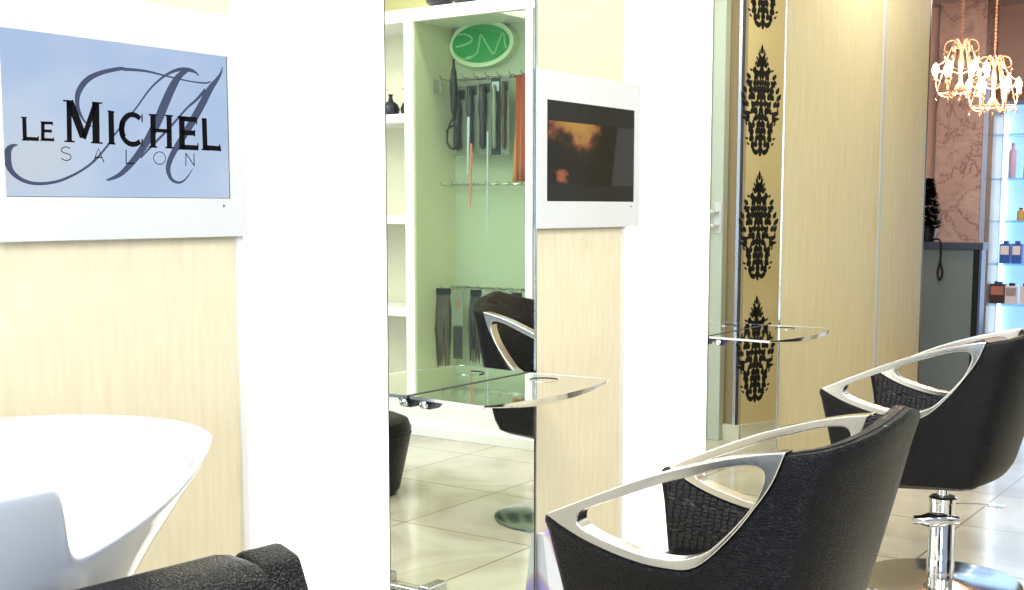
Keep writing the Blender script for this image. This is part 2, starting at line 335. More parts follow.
# ------------------------------------------------------------------ styling tables on the mirrors
def glass_table():
    t = thing('styling_shelf', '', 'shelf', (0,0,0))
    w = .25; N = 24
    def outl(inset=0):
        f = .022
        P = [(0.009, -w+inset), (.238-inset, -w-f+inset)]
        P += [(.244+.045*math.sin(PI*k/N)**.8-inset, -w-f+inset+2*(w+f-inset)*k/N) for k in range(1, N)]
        return P+[(.238-inset, w+f-inset), (0.009, w-inset)]
    box('gap_strip', 'darkline', (.004, .009, -w, w, -.006, .0012), t)  # black strip stands in for the shaded gap between shelf and mirror
    bm = bmesh.new(); poly(bm, [(x, y, -.004) for x, y in outl(.004)], (0,0,.004)); obj('top', bm, 'polish', t)
    bm = bmesh.new()        # bowed front lip: thin at both corners, deep in the middle
    P = outl()[1:-1]; n = len(P); rows = []
    for i, (x, y) in enumerate(P):
        k = math.sin(PI*i/(n-1)); h = .004+.020*k; q = .004+.018*k
        rows.append([bm.verts.new(v) for v in ((x-.004, y, .001), (x+.003, y, .001), (x+.003-q*.3, y, -h*.6), (x-q, y, -h), (x-q-.004, y, -h+.002))])
    for A, B in zip(rows, rows[1:]):
        for k in range(5): bm.faces.new((A[k], A[(k+1) % 5], B[(k+1) % 5], B[k]))
    bm.faces.new(rows[0]); bm.faces.new(rows[-1][::-1]); obj('front_lip', bm, 'chrome', t, smooth=True)
    for s in (-1, 1):
        bm = bmesh.new(); poly(bm, [(.009, s*w, -.007), (.238, s*(w+.022), -.007), (.238, s*(w+.018), -.007), (.009, s*(w-.004), -.007)], (0, 0, .0074)); obj('side_rail', bm, 'steel', t)
    bm = bmesh.new(); tube(bm, [(.122+.038*math.cos(2.18+a*PI/24), .149+.038*math.sin(2.18+a*PI/24), .001) for a in range(-9, 10)], .0016, 8); obj('dryer_ring', bm, 'darkline', t, smooth='all')
    bm = bmesh.new(); lathe(bm, [(.037, .0002), (.037, .0005)], 24, (.122, .149, 0)); obj('dryer_hole', bm, 'polish', t)
    for y in (-.2, .2):
        bm = bmesh.new(); poly(bm, [(.004, y-.02, -.006), (.07, y-.02, -.006), (.045, y-.02, -.034), (.02, y-.02, -.034)], (0, .04, 0)); bmesh.ops.recalc_face_normals(bm, faces=bm.faces[:])
        obj('bracket', bm, 'navy', t, bevel=.004)
        bm = bmesh.new(); lathe(bm, [(.006, 0), (.011, .004), (.011, .012), (.004, .015)], 14, (.034, y-.021, -.02), (0, -1, 0)); obj('bracket_screw', bm, 'chrome', t, smooth=True)
    return t
M['polish'] = mat('polished_steel_top', (.78,.79,.77), .03, 1)
g1 = glass_table(); g1.location = (0, 2.442, .782)
tag(g1, 'polished bow-fronted styling shelf on the near mirror, beside the dark screen', 'shelf', 'styling shelves on the mirrors')
g2 = copy_tree(g1); g2.location = (0, 4.03, .786)
tag(g2, 'polished bow-fronted styling shelf on the far mirror, in front of the damask reflection')
# ------------------------------------------------------------------ styling chair
LOW = [(-.30,.629),(-.285,.621),(-.267,.611),(-.229,.594),(-.186,.58),(-.143,.569),(-.097,.561),(-.056,.559),(-.02,.5605),(.004,.569),(.03,.589),(.06,.621),(.089,.656),(.112,.689),(.135,.723),(.151,.754),(.165,.792)]
TOPB = [(.168,.799),(.116,.790),(.057,.776),(.004,.760),(-.059,.739),(-.109,.719),(-.160,.697),(-.213,.673),(-.262,.650),(-.298,.633)]
HOLE = [(-.215,.652),(-.16,.676),(-.109,.698),(-.059,.719),(.0,.739),(.04,.753),(.08,.764),(.108,.768),(.124,.764),(.130,.752),(.126,.732),(.112,.70),(.089,.668),(.06,.634),(.03,.604),(.006,.590),(-.02,.5805),(-.045,.5765),(-.075,.577),(-.107,.580),(-.149,.589),(-.196,.601),(-.226,.614),(-.234,.626),(-.231,.641)]
def yside(x): return .281-.067*(x+.296)
def make_chair():
    root = thing('styling_chair', '', 'chair')
    cols = []
    # station: top point, outward plan normal, middle and bottom points
    side = [Vector((x, 0, z)) for x, z in LOW]
    side = crom(side, 2)
    st = []
    for p in side:
        f = (p.x+.30)/.465
        st.append(((p.x, -yside(p.x), p.z), (.07, -1), (-.262+.375*f, -.235+.01*f, .42), (-.235+.335*f, -.185, .320+.026*f)))
    for k in range(1, 22):
        a = -PI/2+PI*k/22; c, s = math.cos(a), math.sin(a)
        if c < 0: c = 0
        zt = .797+.060*(1-abs(s))**.75
        st.append(((.165+.147*c**.85, .250*s, zt), (c, s), (.113+.09*c**.85, .228*s, .42), (.10+.045*c**.85, .185*s, .346+.018*c)))
    for T, n, m_, b_ in st[:len(side)][::-1]: st.append(((T[0], -T[1], T[2]), (n[0], -n[1]), (m_[0], -m_[1], m_[2]), (b_[0], -b_[1], b_[2])))
    TH = .042
    def column(T, n, m_, b_, inner, outer):
        T, m_, b_ = Vector(T), Vector(m_), Vector(b_); nn = Vector((n[0], n[1], 0)).normalized()
        P = []
        if inner:
            P += [m_-nn*.04, m_.lerp(T, .33)-nn*TH, m_.lerp(T, .66)-nn*TH, T-nn*TH-Vector((0,0,.012)), T-nn*(TH-.004)-Vector((0,0,.003)), T-nn*(TH-.012)]
        if outer:
            P += [T-nn*.012, T-nn*.003-Vector((0,0,.003)), T-Vector((0,0,.012))]
            for f in (.85, .6, .35, .15): P.append(m_.lerp(T, f)+nn*.008*math.sin(PI*f)*(.3))
            P += [m_, m_.lerp(b_, .35)+nn*.012-Vector((0,0,.004)), m_.lerp(b_, .7)+nn*.014-Vector((0,0,.012)), b_-Vector((0,0,.002)), b_-nn*.05-Vector((0,0,.006)), Vector((b_.x*.5, 0, .320))]
        return P
    def grid(colsets):
        bm = bmesh.new(); rows = [[bm.verts.new(p) for p in c] for c in colsets]
        for A, B in zip(rows, rows[1:]):
            for k in range(len(A)-1):
                try: bm.faces.new((A[k], A[k+1], B[k+1], B[k]))
                except ValueError: pass
        return bm, rows
    bm, rows = grid([column(*s_, False, True) for s_ in st])
    bmesh.ops.remove_doubles(bm, verts=bm.verts[:], dist=1e-4)
    obj('outer_shell', bm, 'leather', root, smooth=True)
    bm, rows = grid([column(*s_, True, False) for s_ in st])
    obj('inner_lining', bm, 'croc', root, smooth=True)
    # top piping between the two skins and the rounded front ends
    bm = bmesh.new(); A = [column(*s_, True, False)[-1] for s_ in st]; B = [column(*s_, False, True)[0] for s_ in st]
    ra = [bm.verts.new(p+Vector((0,0,.0012))) for p in A]; rb = [bm.verts.new(p+Vector((0,0,.0012))) for p in B]
    for k in range(len(A)-1): bm.faces.new((ra[k], ra[k+1], rb[k+1], rb[k]))
    for e in (0, -1):
        P = column(*st[e], True, False)+column(*st[e], False, True)[:-2]
        c = sum(P, Vector())/len(P); vs = [bm.verts.new(p) for p in P]
        for g, off in ((.06, -.005), (.2, -.010), (.45, -.013), (.8, -.014)):
            ins = [bm.verts.new(Vector((p.x+off, p.y+(c.y-p.y)*g, p.z+(c.z-p.z)*g*.12))) for p in P]
            for k in range(len(P)): bm.faces.new((vs[k], vs[(k+1) % len(P)], ins[(k+1) % len(P)], ins[k]))
            vs = ins
        bm.faces.new(vs)
    obj('rim', bm, 'leather', root, smooth='all')
    # seat
    bm = bmesh.new(); bx(bm, -.275, .16, -.222, .222, .345, .462)
    for v in bm.verts:
        if v.co.z < .4: v.co.y *= .86; v.co.x = v.co.x*.9
    obj('seat', bm, 'leather', root, bevel=.03, seg=4, smooth='all')
    # chrome arm rings
    for s in (-1, 1):
        outer = crom([(x, z, 0) for x, z in LOW], 2)+crom([(x, z, 0) for x, z in TOPB], 2); hole = crom([(x, z, 0) for x, z in HOLE], 2, True)
        bm = bmesh.new(); loops = []
        for L in (outer, hole):
            vs = [bm.verts.new((p.x, s*(yside(p.x)+.002), p.y)) for p in L]; loops.append(vs)
            for k in range(len(vs)): bm.edges.new((vs[k], vs[(k+1) % len(vs)]))
        bmesh.ops.triangle_fill(bm, use_beauty=True, edges=bm.edges[:])
        r = bmesh.ops.extrude_face_region(bm, geom=bm.faces[:])
        bmesh.ops.translate(bm, verts=[v for v in r['geom'] if isinstance(v, bmesh.types.BMVert)], vec=(0, -s*.040, 0))
        obj('armrest', bm, 'satin', root, bevel=.004, seg=3, smooth='all', weighted=True)
    # column, pump bar, pedal, disc foot
    bm = bmesh.new(); lathe(bm, [(.018, .255), (.018, .318)], 20); obj('piston', bm, 'chrome', root, smooth=True)
    bm = bmesh.new(); lathe(bm, [(.042, .012), (.042, .085), (.0405, .087), (.0405, .262), (.043, .264), (.043, .276), (.038, .279)], 32); obj('column', bm, 'chrome', root, smooth=True)
    bm = bmesh.new(); lathe(bm, [(.037, .2792), (.036, .2812)], 24); obj('column_cap', bm, 'black', root)
    d = Vector((math.cos(.55), math.sin(.55)+.0, 0)).normalized(); 
    bm = bmesh.new(); lathe(bm, [(.006, -.072), (.013, -.070), (.015, -.045), (.024, -.02), (.024, .02), (.015, .045), (.013, .070), (.006, .072)], 20, (-.008, -.045, .212), d); obj('height_bar', bm, 'chrome', root, smooth=True)
    bm = bmesh.new(); tube(bm, [(.03, .02, .255), (.085, .062, .252), (.12, .085, .250)], .0035, 8); bx(bm, .112, .165, .080, .108, .246, .251); obj('release_lever', bm, 'chrome', root)
    bm = bmesh.new(); lathe(bm, [(.240, 0), (.245, .003), (.244, .009), (.22, .013), (.10, .019), (.06, .022), (.05, .024)], 64); obj('disc_foot', bm, 'disc', root, smooth=True)
    return root
M['disc'] = mat('dark_polished_disc', (.42,.41,.41), .12, 1)
ch = make_chair()
ch.location = (.746, 4.0, 0); ch.rotation_euler = (0, 0, .015)
tag(ch, 'black leather tub chair on chrome column, the farther one beside the reception end', group='styling chairs with chrome arms')
ch.scale = (1.035, 1.035, 1.035)
c2 = copy_tree(ch); c2.scale = (1, 1, 1); c2.location = (.850, 2.232, 0); c2.rotation_euler = (0, 0, .023)
tag(c2, 'large black leather tub chair with chrome arms nearest the camera, facing the near mirror')
t = thing('leather_pouf', 'low black leather pouf, its edge seen at the left border of the near mirror', 'pouf', (1.70, 3.87, 0))
bm = bmesh.new(); lathe(bm, [(.17, .0), (.19, .02), (.238, .24), (.242, .285), (.228, .318), (.19, .334), (.05, .336)], 40); obj('body', bm, 'leather', t, smooth=True)
bm = bmesh.new(); tube(bm, [(.240*math.cos(a*PI/20), .240*math.sin(a*PI/20), .262) for a in range(40)], .004, 6, True); obj('piping', bm, 'leather', t, smooth='all')
# low foot bar on the floor by the near mirror
t = thing('foot_rest', 'low metal foot bar on the floor, reflected at the bottom of the near mirror', 'footrest', (.655, 3.0, 0))
box('bar_end', 'steel', (-.125, -.085, -.09, .01, 0, .035), t, .006)
box('bar', 'brushed', (-.086, .076, -.085, -.055, .004, .018), t, .004)
box('bar_end', 'steel', (.075, .115, -.09, .0, 0, .035), t, .006)

# ------------------------------------------------------------------ washing unit
def make_basin():
    t = thing('wash_basin', 'glossy white ceramic shampoo basin with a neck notch, below the salon sign screen', 'basin', (.335, .92, 0), .245)
    # local +x points to the neck notch
    NA = 128; ZT = .903
    def lerpt(T, h):
        for (a, ra), (b, rb) in zip(T, T[1:]):
            if h <= b: return ra+(rb-ra)*(h-a)/(b-a)
        return T[-1][1]
    RO = [(0,.292), (.03,.278), (.06,.260), (.10,.234), (.15,.202), (.22,.165), (.30,.13), (.37,.105)]
    RI = [(0,.280), (.03,.266), (.06,.246), (.10,.216), (.14,.172), (.165,.11), (.172,.05), (.174,.01)]
    def h0(a):
        c = -.36
        if a < c: k = (c-a)/.17
        else: k = (a-c)/.98
        if k >= 1: return .010*min(1, (k-1)/2)
        return .108*(1-(k**2.2 if a < c else k**1.15))
    bm = bmesh.new(); cols = []
    for k in range(NA):
        a = -PI+2*PI*k/NA; s0 = h0(a); P = []
        for q in range(9, 0, -1):
            f = (q/9)**1.3; hh = s0+.006+(.174-s0-.006)*f; P.append((lerpt(RI, hh), hh))
        ri, ro = lerpt(RI, s0), lerpt(RO, s0)
        P += [(ri+.001, s0+.001), (ri*.6+ro*.4, s0-.002), (ri*.2+ro*.8, s0-.0015), (ro+.0015, s0+.003)]
        for q in range(1, 12):
            f = (q/11)**1.2; hh = s0+.008+(.37-s0-.008)*f; P.append((lerpt(RO, hh), hh))
        cols.append([bm.verts.new((r*math.cos(a), r*math.sin(a), ZT-hh)) for r, hh in P])
    for k in range(NA):
        A, B = cols[k], cols[(k+1) % NA]
        for q in range(len(A)-1): bm.faces.new((A[q], A[q+1], B[q+1], B[q]))
    bm.faces.new([c[0] for c in cols]); bm.faces.new([c[-1] for c in cols][::-1])
    o = obj('bowl', bm, 'ceramic', t, smooth='all'); m = o.modifiers.new('sub', 'SUBSURF'); m.levels = 1; m.render_levels = 1
    bm = bmesh.new(); lathe(bm, [(.16, 0), (.16, .02), (.115, .05), (.105, .3), (.11, .54), (.13, .56)], 40, (0,0,0)); obj('pedestal', bm, 'ceramic', t, smooth=True)
    bm = bmesh.new(); lathe(bm, [(.024, .731), (.026, .737), (.02, .739)], 20, (0,0,0)); obj('drain', bm, 'chrome', t, smooth=True)
    bm = bmesh.new(); tube(bm, [(-.2, -.02, .90), (-.2, -.02, .95), (-.17, -.02, .975), (-.13, -.02, .97)], .012, 12); obj('tap', bm, 'chrome', t, smooth=True)
    return t
make_basin()
t = thing('wash_chair', 'black leather shampoo chair, its back against the front of the white basin', 'chair', (.88, .91, 0), -.12)
def cushion(name, d, b=.03, tilt=None, m='leather'):
    bm = bmesh.new(); bx(bm, *d)
    if tilt: 
        for v in bm.verts: v.co.x += tilt*(v.co.z-d[4])
    bmesh.ops.subdivide_edges(bm, edges=bm.edges[:], cuts=1)
    return obj(name, bm, m, t, bevel=b, seg=4, smooth='all')
cushion('backrest', (-.24, -.13, -.27, .165, .40, .765), .035, -.22)
cushion('seat', (-.22, .34, -.25, .25, .36, .47), .035)
for y0 in (.170, -.352):
    bm = bmesh.new(); poly(bm, [(-.20, y0, .28), (.30, y0, .28), (.32, y0, .45), (.0, y0, .48), (-.20, y0, .60), (-.265, y0, .745), (-.31, y0, .757), (-.33, y0, .74), (-.30, y0, .6)], (0, .08, 0)); bmesh.ops.recalc_face_normals(bm, faces=bm.faces[:])
    obj('armrest', bm, 'leather', t, bevel=.022, seg=4, smooth='all')
cushion('footrest', (.35, .42, -.2, .2, .12, .42), .02, .3)
box('base', 'black', (-.2, .25, -.22, .22, 0, .36), t, .01)
# printed bag by the wall, under the dark screen
def bag():
    t = thing('paper_bag', 'lavender and white paper bag leaning on the beige wall below the dark screen', 'bag', (.03, 2.83, 0))
    m = mat('lavender_print', rough=.5); N, L, b = nodes(m); tc = N.new('ShaderNodeTexCoord'); w = N.new('ShaderNodeTexWave'); w.inputs['Scale'].default_value = 2.2; w.inputs['Distortion'].default_value = 4
    w.bands_direction = 'DIAGONAL'; L.new(tc.outputs['Object'], w.inputs['Vector'])
    r = ramp(N, [(0, (.30,.27,.62)), (.45, (.42,.38,.78)), (.6, (.6,.45,.6)), (.75, (.75,.78,.85))]); L.new(w.outputs['Fac'], r.inputs[0]); L.new(r.outputs[0], b.inputs['Base Color'])
    bm = bmesh.new(); bx(bm, -.028, .035, -.09, .10, 0, .33)
    for v in bm.verts:
        if v.co.z > .2: v.co.x = v.co.x*.3-.018
    obj('bag_body', bm, m, t)
bag()
# ------------------------------------------------------------------ white display cabinet seen in the near mirror
cab = thing('display_cabinet', 'tall white display cabinet with open shelves and a green-backed bay, seen in the near mirror', 'cabinet', (2.3, 5.28, 0))
X0, X1, YF, YB = 1.50, 3.3, 5.1, 5.465
bm = bmesh.new()
bx(bm, X0, X1, YF, YB, 2.195, 2.262); bx(bm, X0, X1, YF-.02, YB, .0, .20)
for a, b_ in ((1.50, 1.53), (1.613, 1.656), (2.376, 2.436), (2.95, 3.0), (3.25, 3.3)): bx(bm, a, b_, YF, YB, .2, 2.195)
wc(obj('carcass', bm, 'white', bevel=.002), cab)
wbox('plinth', 'white', (X0, X1, YF-.05, YF+.1, 0, .055), cab, .003)
wbox('back_panel', 'green_back', (1.656, 2.376, YB-.012, YB, .2, 2.195), cab)
wbox('back_panel', 'cream_back', (2.436, 2.95, YB-.012, YB, .2, 2.195), cab)
wbox('back_panel', 'cream_back', (1.53, 1.613, YB-.012, YB, .2, 2.195), cab)
wbox('side_lining', 'cream_back', (2.366, 2.376, YF+.01, YB-.012, .2, 2.195), cab)
for z in (1.70, 1.16, .66):
    wbox('shelf', 'white', (2.436, 2.95, YF, YB-.012, z-.027, z+.02), cab, .002)
    wbox('shelf', 'white', (1.53, 1.613, YF, YB-.012, z-.027, z+.02), cab, .002)
wbox('glass_door', 'pane', (1.66, 2.372, YF+.004, YF+.010, .205, 2.19), cab)
def rail(z, label):
    t = thing('hook_rail', label, 'rail', (2.1, 5.40, z), group='hook rails in the cabinet')
    bm = bmesh.new(); tube(bm, [(1.66, 5.40, z), (2.36, 5.40, z)], .006, 8)
    for x in (1.72, 2.3): tube(bm, [(x, 5.40, z), (x, 5.455, z)], .004, 6)
    wc(obj('bar', bm, 'steel', smooth=True), t)
    for k in range(9):
        x = 1.72+.075*k; bm = bmesh.new(); tube(bm, [(x, 5.40, z+.006), (x, 5.33, z-.004), (x, 5.27, z-.002), (x, 5.262, z+.014)], .0028, 6); wc(obj('hook', bm, 'steel'), t)
rail(1.91, 'upper metal hook rail below the green oval sign'); rail(1.345, 'thin middle rail across the empty green back'); rail(.785, 'lower hook rail holding hair extensions')
# oval sign
sgn = thing('oval_sign', 'green oval sign with a pale rim and cursive letters at the top of the cabinet', 'sign', (2.15, 5.41, 2.1))
def oval(rx, rz, y0, y1, name, m):
    bm = bmesh.new(); P = []
    for k in range(48):
        a = 2*PI*k/48; P.append((2.149+rx*math.cos(a)+.0*math.sin(a), y1, 2.096+rz*math.sin(a)))
    poly(bm, P, (0, y0-y1, 0)); wc(obj(name, bm, m), sgn)
oval(.213, .124, 5.40, 5.452, 'rim', mat('pale_green_rim', (.66,.80,.56), .5))
oval(.188, .100, 5.394, 5.3999, 'face', mat('sign_green', (.03,.32,.09), .4))
bm = bmesh.new()
for L_ in ([(2.309,2.089),(2.257,2.095),(2.209,2.11),(2.203,2.127),(2.224,2.143),(2.256,2.153),(2.297,2.15)], [(2.322,2.057),(2.297,2.035),(2.257,2.021),(2.213,2.022),(2.191,2.034)], [(2.241,2.028),(2.19,2.033),(2.164,2.054),(2.153,2.097),(2.143,2.142),(2.106,2.093),(2.059,2.035),(2.032,2.081),(1.997,2.14),(1.986,2.096),(1.978,2.06)]):
    tube(bm, crom([(x, 5.392, z) for x, z in L_], 4), .0052, 6)
wc(obj('lettering', bm, mat('pale_letter', (.30,.62,.34), .4), smooth=True), sgn)
# hanging goods
PK = {'dark': mat('dark_card', (.035,.035,.04), .4), 'grey': mat('grey_blister', (.25,.27,.24), .25), 'hairb': noisy(mat('brown_hair', rough=.4), 60, (.035,.022,.012), (.13,.085,.045), .3, (1,1,.05)),
      'hairk': noisy(mat('black_hair', rough=.4), 60, (.006,.005,.004), (.03,.022,.016), .3, (1,1,.05)), 'red': mat('red_cloth', (.42,.08,.04), .8), 'orange': mat('orange_cloth', (.62,.30,.08), .8),
      'blue': mat('pale_blue_plastic', (.55,.65,.8), .3), 'salmon': mat('salmon_plastic', (.75,.25,.15), .4)}
def card(x0, x1, z0, z1, y, back, tool, label):
    t = thing('tool_pack', label, 'hair tool', ((x0+x1)/2, y, z0), group='blister packs on the upper rail')
    wbox('backing_card', PK[back], (x0, x1, y, y+.004, z0, z1), t)
    cx = (x0+x1)/2; w = (x1-x0)*.22; bm = bmesh.new()
    lathe(bm, [(w*.4, 0), (w, .02), (w*.9, (z1-z0)*.35), (w*1.3, (z1-z0)*.55), (w*.8, (z1-z0)*.8), (w*.3, (z1-z0)*.84)], 12, (cx, y-w*1.1, z0+.03)); wc(obj('tool', bm, PK[tool], smooth=True), t)
    bm = bmesh.new(); bx(bm, x0+.006, x1-.006, y-.002, y-.0002, z1-.07, z1-.02); wc(obj('printed_header', bm, PK['blue' if back == 'dark' else 'dark']), t)
card(2.12, 2.20, 1.50, 1.89, 5.335, 'grey', 'dark', 'grey pack with a dark curling iron, second from the curled flex')
card(2.205, 2.30, 1.50, 1.87, 5.345, 'grey', 'dark', 'grey pack behind the black looped flex')
card(2.03, 2.115, 1.50, 1.895, 5.33, 'grey', 'dark', 'grey pack holding a dark brush beside the tall grey strip')
card(1.965, 2.022, 1.50, 1.90, 5.32, 'dark', 'grey', 'narrow dark pack in the middle of the upper rail')
card(1.91, 1.962, 1.50, 1.90, 5.325, 'grey', 'hairb', 'pale pack with a brown brush near the orange cloth')
t = thing('curling_tongs', 'black hair tongs with a looped flex hanging from the upper rail', 'hair tool', (2.25, 5.29, 1.53))
bm = bmesh.new(); lathe(bm, [(.010, 0), (.018, .05), (.022, .16), (.016, .24), (.008, .27), (.006, .31)], 12, (2.245, 5.285, 1.70)); wc(obj('handle', bm, 'black', smooth=True), t)
bm = bmesh.new(); tube(bm, crom([(2.245, 5.285, 1.71), (2.285, 5.285, 1.64), (2.29, 5.285, 1.57), (2.25, 5.285, 1.535), (2.21, 5.285, 1.57), (2.22, 5.285, 1.63), (2.25, 5.285, 1.66), (2.30, 5.285, 1.63)], 4), .006, 6); wc(obj('flex', bm, 'black', smooth=True), t)
for i in range(3):
    o = box('hanging_tag', PK['grey'], (-.014, .014, 0, .003, -.07, 0), bevel=.002); o.location = (2.41-.045*i, 5.262, 1.905); tag(o, ['small grey tag at the empty end of the upper rail', 'small grey tag between two others on the upper rail', 'small grey tag nearest the hanging tools'][i], 'tag', 'small tags on the upper rail')
t = thing('orange_towel', 'orange and red cloth hanging at the right end of the upper rail in the mirror', 'towel', (1.78, 5.3, 1.37))
bm = bmesh.new(); rows = []
for k in range(9):
    x = 1.70+.018*k; rows.append([bm.verts.new((x+(.03*(1-j/6) if k < 0 else 0), 5.30+.012*math.sin(k*2.1), 1.90-j*.09+(.0 if k < 5 else -.0))) for j in range(7)])
for A, B in zip(rows, rows[1:]):
    for j in range(6): bm.faces.new((A[j], A[j+1], B[j+1], B[j]))
o = wc(obj('red_fold', bm, PK['red'], smooth='all'), t); s_ = o.modifiers.new('th', 'SOLIDIFY'); s_.thickness = .006
bm = bmesh.new(); rows = []
for k in range(7):
    x = 1.80+.014*k; rows.append([bm.verts.new((x-.035*(1-j/6)*(k/6), 5.315+.010*math.sin(k*2.4), 1.87-j*.086)) for j in range(7)])
for A, B in zip(rows, rows[1:]):
    for j in range(6): bm.faces.new((A[j], A[j+1], B[j+1], B[j]))
o = wc(obj('orange_fold', bm, PK['orange'], smooth='all'), t); s_ = o.modifiers.new('th', 'SOLIDIFY'); s_.thickness = .006
def stick(x, z0, z1, r, m, label):
    bm = bmesh.new(); tube(bm, [(0, 0, z1-z0), (.006, 0, 0)], [r, r*.6], 8); o = obj('comb_stick', bm, PK[m], smooth=True); o.location = (x, 5.27, z0); tag(o, label, 'comb', 'long plastic combs')
stick(2.135, 1.40, 1.70, .008, 'blue', 'white and blue long-handled comb hanging over the grey packs')
stick(2.118, 1.22, 1.56, .007, 'salmon', 'salmon long-handled comb below the grey packs')
stick(2.01, 1.05, 1.62, .005, 'blue', 'pale thin comb hanging lowest, left of the orange cloth')
def hair(x0, x1, z0, z1, y, m, label, n=9):
    t = thing('hair_extension', label, 'hair extension', ((x0+x1)/2, y, z0), group='hair extensions on the lower rail')
    bm = bmesh.new(); w = x1-x0
    for i in range(n):
        x = x0+w*(i+.5)/n; r = w/n*.95; e = (random.random()-.5)*.02
        tube(bm, [(x*.85+(x0+x1)*.075, y, z1), (x, y-.01, z1-.1), (x+e, y-.012+e, (z0+z1)/2), (x-e, y-.008, z0+random.random()*.03)], [r*.7, r, r*1.1, r*.35], 6)
    wc(obj('strands', bm, PK[m], smooth=True), t); wbox('clip', 'black', (x0+.01, x1-.01, y-.016, y+.016, z1-.012, z1+.022), t, .003)
hair(2.275, 2.445, .34, .76, 5.29, 'hairb', 'long brown hair extension at the empty end of the lower rail', 12)
hair(2.075, 2.15, .38, .76, 5.30, 'hairk', 'black hair extension beside the brown one and its photo card')
hair(1.93, 2.02, .40, .745, 5.30, 'hairk', 'black hair extension behind the reflected chair back')
hair(1.81, 1.88, .45, .755, 5.30, 'hairk', 'short black hair extension at the frame end of the lower rail')
t = thing('photo_card', 'hanging card with a small portrait picture between two hair extensions', 'card', (2.222, 5.28, .5))
wbox('card', PK['grey'], (2.185, 2.262, 5.28, 5.284, .585, .765), t); bm = bmesh.new(); sph(bm, (2.222, 5.279, .70), .022, (.8,.12,1.2)); wc(obj('portrait', bm, mat('skin_tone', (.35,.2,.12), .6), smooth='all'), t)
wbox('lower_pack', PK['dark'], (2.195, 2.255, 5.28, 5.286, .40, .575), t, .002)
# round vases and bowls
def vase(x, y, z, r, label, g='dark round vases on the open shelf'):
    t = thing('round_vase', label, 'vase', (x, y, z), group=g)
    bm = bmesh.new(); lathe(bm, [(r*.45, 0), (r*.85, r*.3), (r, r*.85), (r*.8, r*1.4), (r*.3, r*1.75), (r*.2, r*2.2), (r*.28, r*2.45)], 24); obj('body', bm, 'dark', t, smooth=True)
    bm = bmesh.new(); tube(bm, [(0, 0, r*2.4), (.01, 0, r*2.9), (.05, 0, r*3.0)], .003, 6); obj('spout', bm, 'steel', t)
vase(2.70, 5.3, 1.7205, .052, 'dark round vase with thin spout on the open shelf, fully visible beside the frame')
vase(2.58, 5.32, 1.7205, .052, 'dark round vase half hidden by the cabinet frame')
for x, l in ((2.27, 'small dark bowl on top of the cabinet, farther from the frame end'), (2.10, 'small dark bowl on top of the cabinet above the oval sign')):
    bm = bmesh.new(); lathe(bm, [(.03, 0), (.07, .03), (.08, .06), (.074, .06), (.06, .03), (.02, .012)], 24); o = obj('bowl', bm, 'dark', smooth=True); o.location = (x, 5.2, 2.2625); tag(o, l, 'bowl', 'bowls on the cabinet')
# ------------------------------------------------------------------ door, corner trims and damask wall seen in the far mirror
t = thing('door_1', None, None, (1.2, 5.88, 0)); t['kind'] = 'structure'
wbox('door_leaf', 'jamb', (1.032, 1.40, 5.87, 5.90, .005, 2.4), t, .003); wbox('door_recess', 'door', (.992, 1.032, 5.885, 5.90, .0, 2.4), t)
wbox('door_frame', 'jamb', (.925, .992, 5.84, 5.90, 0, 2.45), t, .003)
for z in (1.20, 1.13):
    bm = bmesh.new(); lathe(bm, [(.012, 0), (.012, .02), (.008, .022), (.008, .05)], 16, (.955, 5.84, z), (0, -1, 0)); tube(bm, [(.955, 5.795, z), (1.03, 5.795, z)], .010, 10); wc(obj('handle', bm, 'gloss_white', smooth=True), t)
wbox('lock_plate', 'gloss_white', (.930, .972, 5.834, 5.84, 1.09, 1.25), t, .002)
struct('trim_3', 'steel', (.856, .873, 5.888, 5.90, .085, 2.6), 'silver vertical strip beside the damask wallpaper')
struct('trim_4', 'dark', (.846, .856, 5.892, 5.90, .085, 2.6))
struct('baseboard_passage', 'skirt', (.829, .925, 5.878, 5.90, 0, .085))
# damask wall: starts at the corner and turns towards the passage
cx_, cy_ = .829, 5.90; du = Vector((-.405, .914, 0)); dn = Vector((-.914, -.405, 0))
def dpt(u, z, off=0): p = Vector((cx_, cy_, 0))+du*u+dn*off; return (p.x, p.y, z)
bm = bmesh.new(); L_ = .42
vs = [dpt(0, 0), dpt(L_, 0), dpt(L_, 0, -.12), dpt(0.05, 0, -.12)]; poly(bm, vs, (0, 0, 2.68)); dw = tag(obj('wall_damask', bm, 'paper'), 'gold wall with black damask motifs', kind='structure')
bm = bmesh.new(); poly(bm, [dpt(0, 0, .012), dpt(L_, 0, .012), dpt(L_, 0, 0), dpt(0, 0, 0)], (0, 0, .088)); tag(obj('baseboard_damask', bm, 'skirt'), kind='structure')
def leafpts(cx, cz, l, w, a, n=6):
    P = []
    for k in range(n+1): s = k/n; P.append((s*l, w*math.sin(PI*s**.8)))
    for k in range(n-1, 0, -1): s = k/n; P.append((s*l, -w*math.sin(PI*s**.8)))
    ca, sa = math.cos(a), math.sin(a); return [(cx+ca*x-sa*y, cz+sa*x+ca*y) for x, y in P]
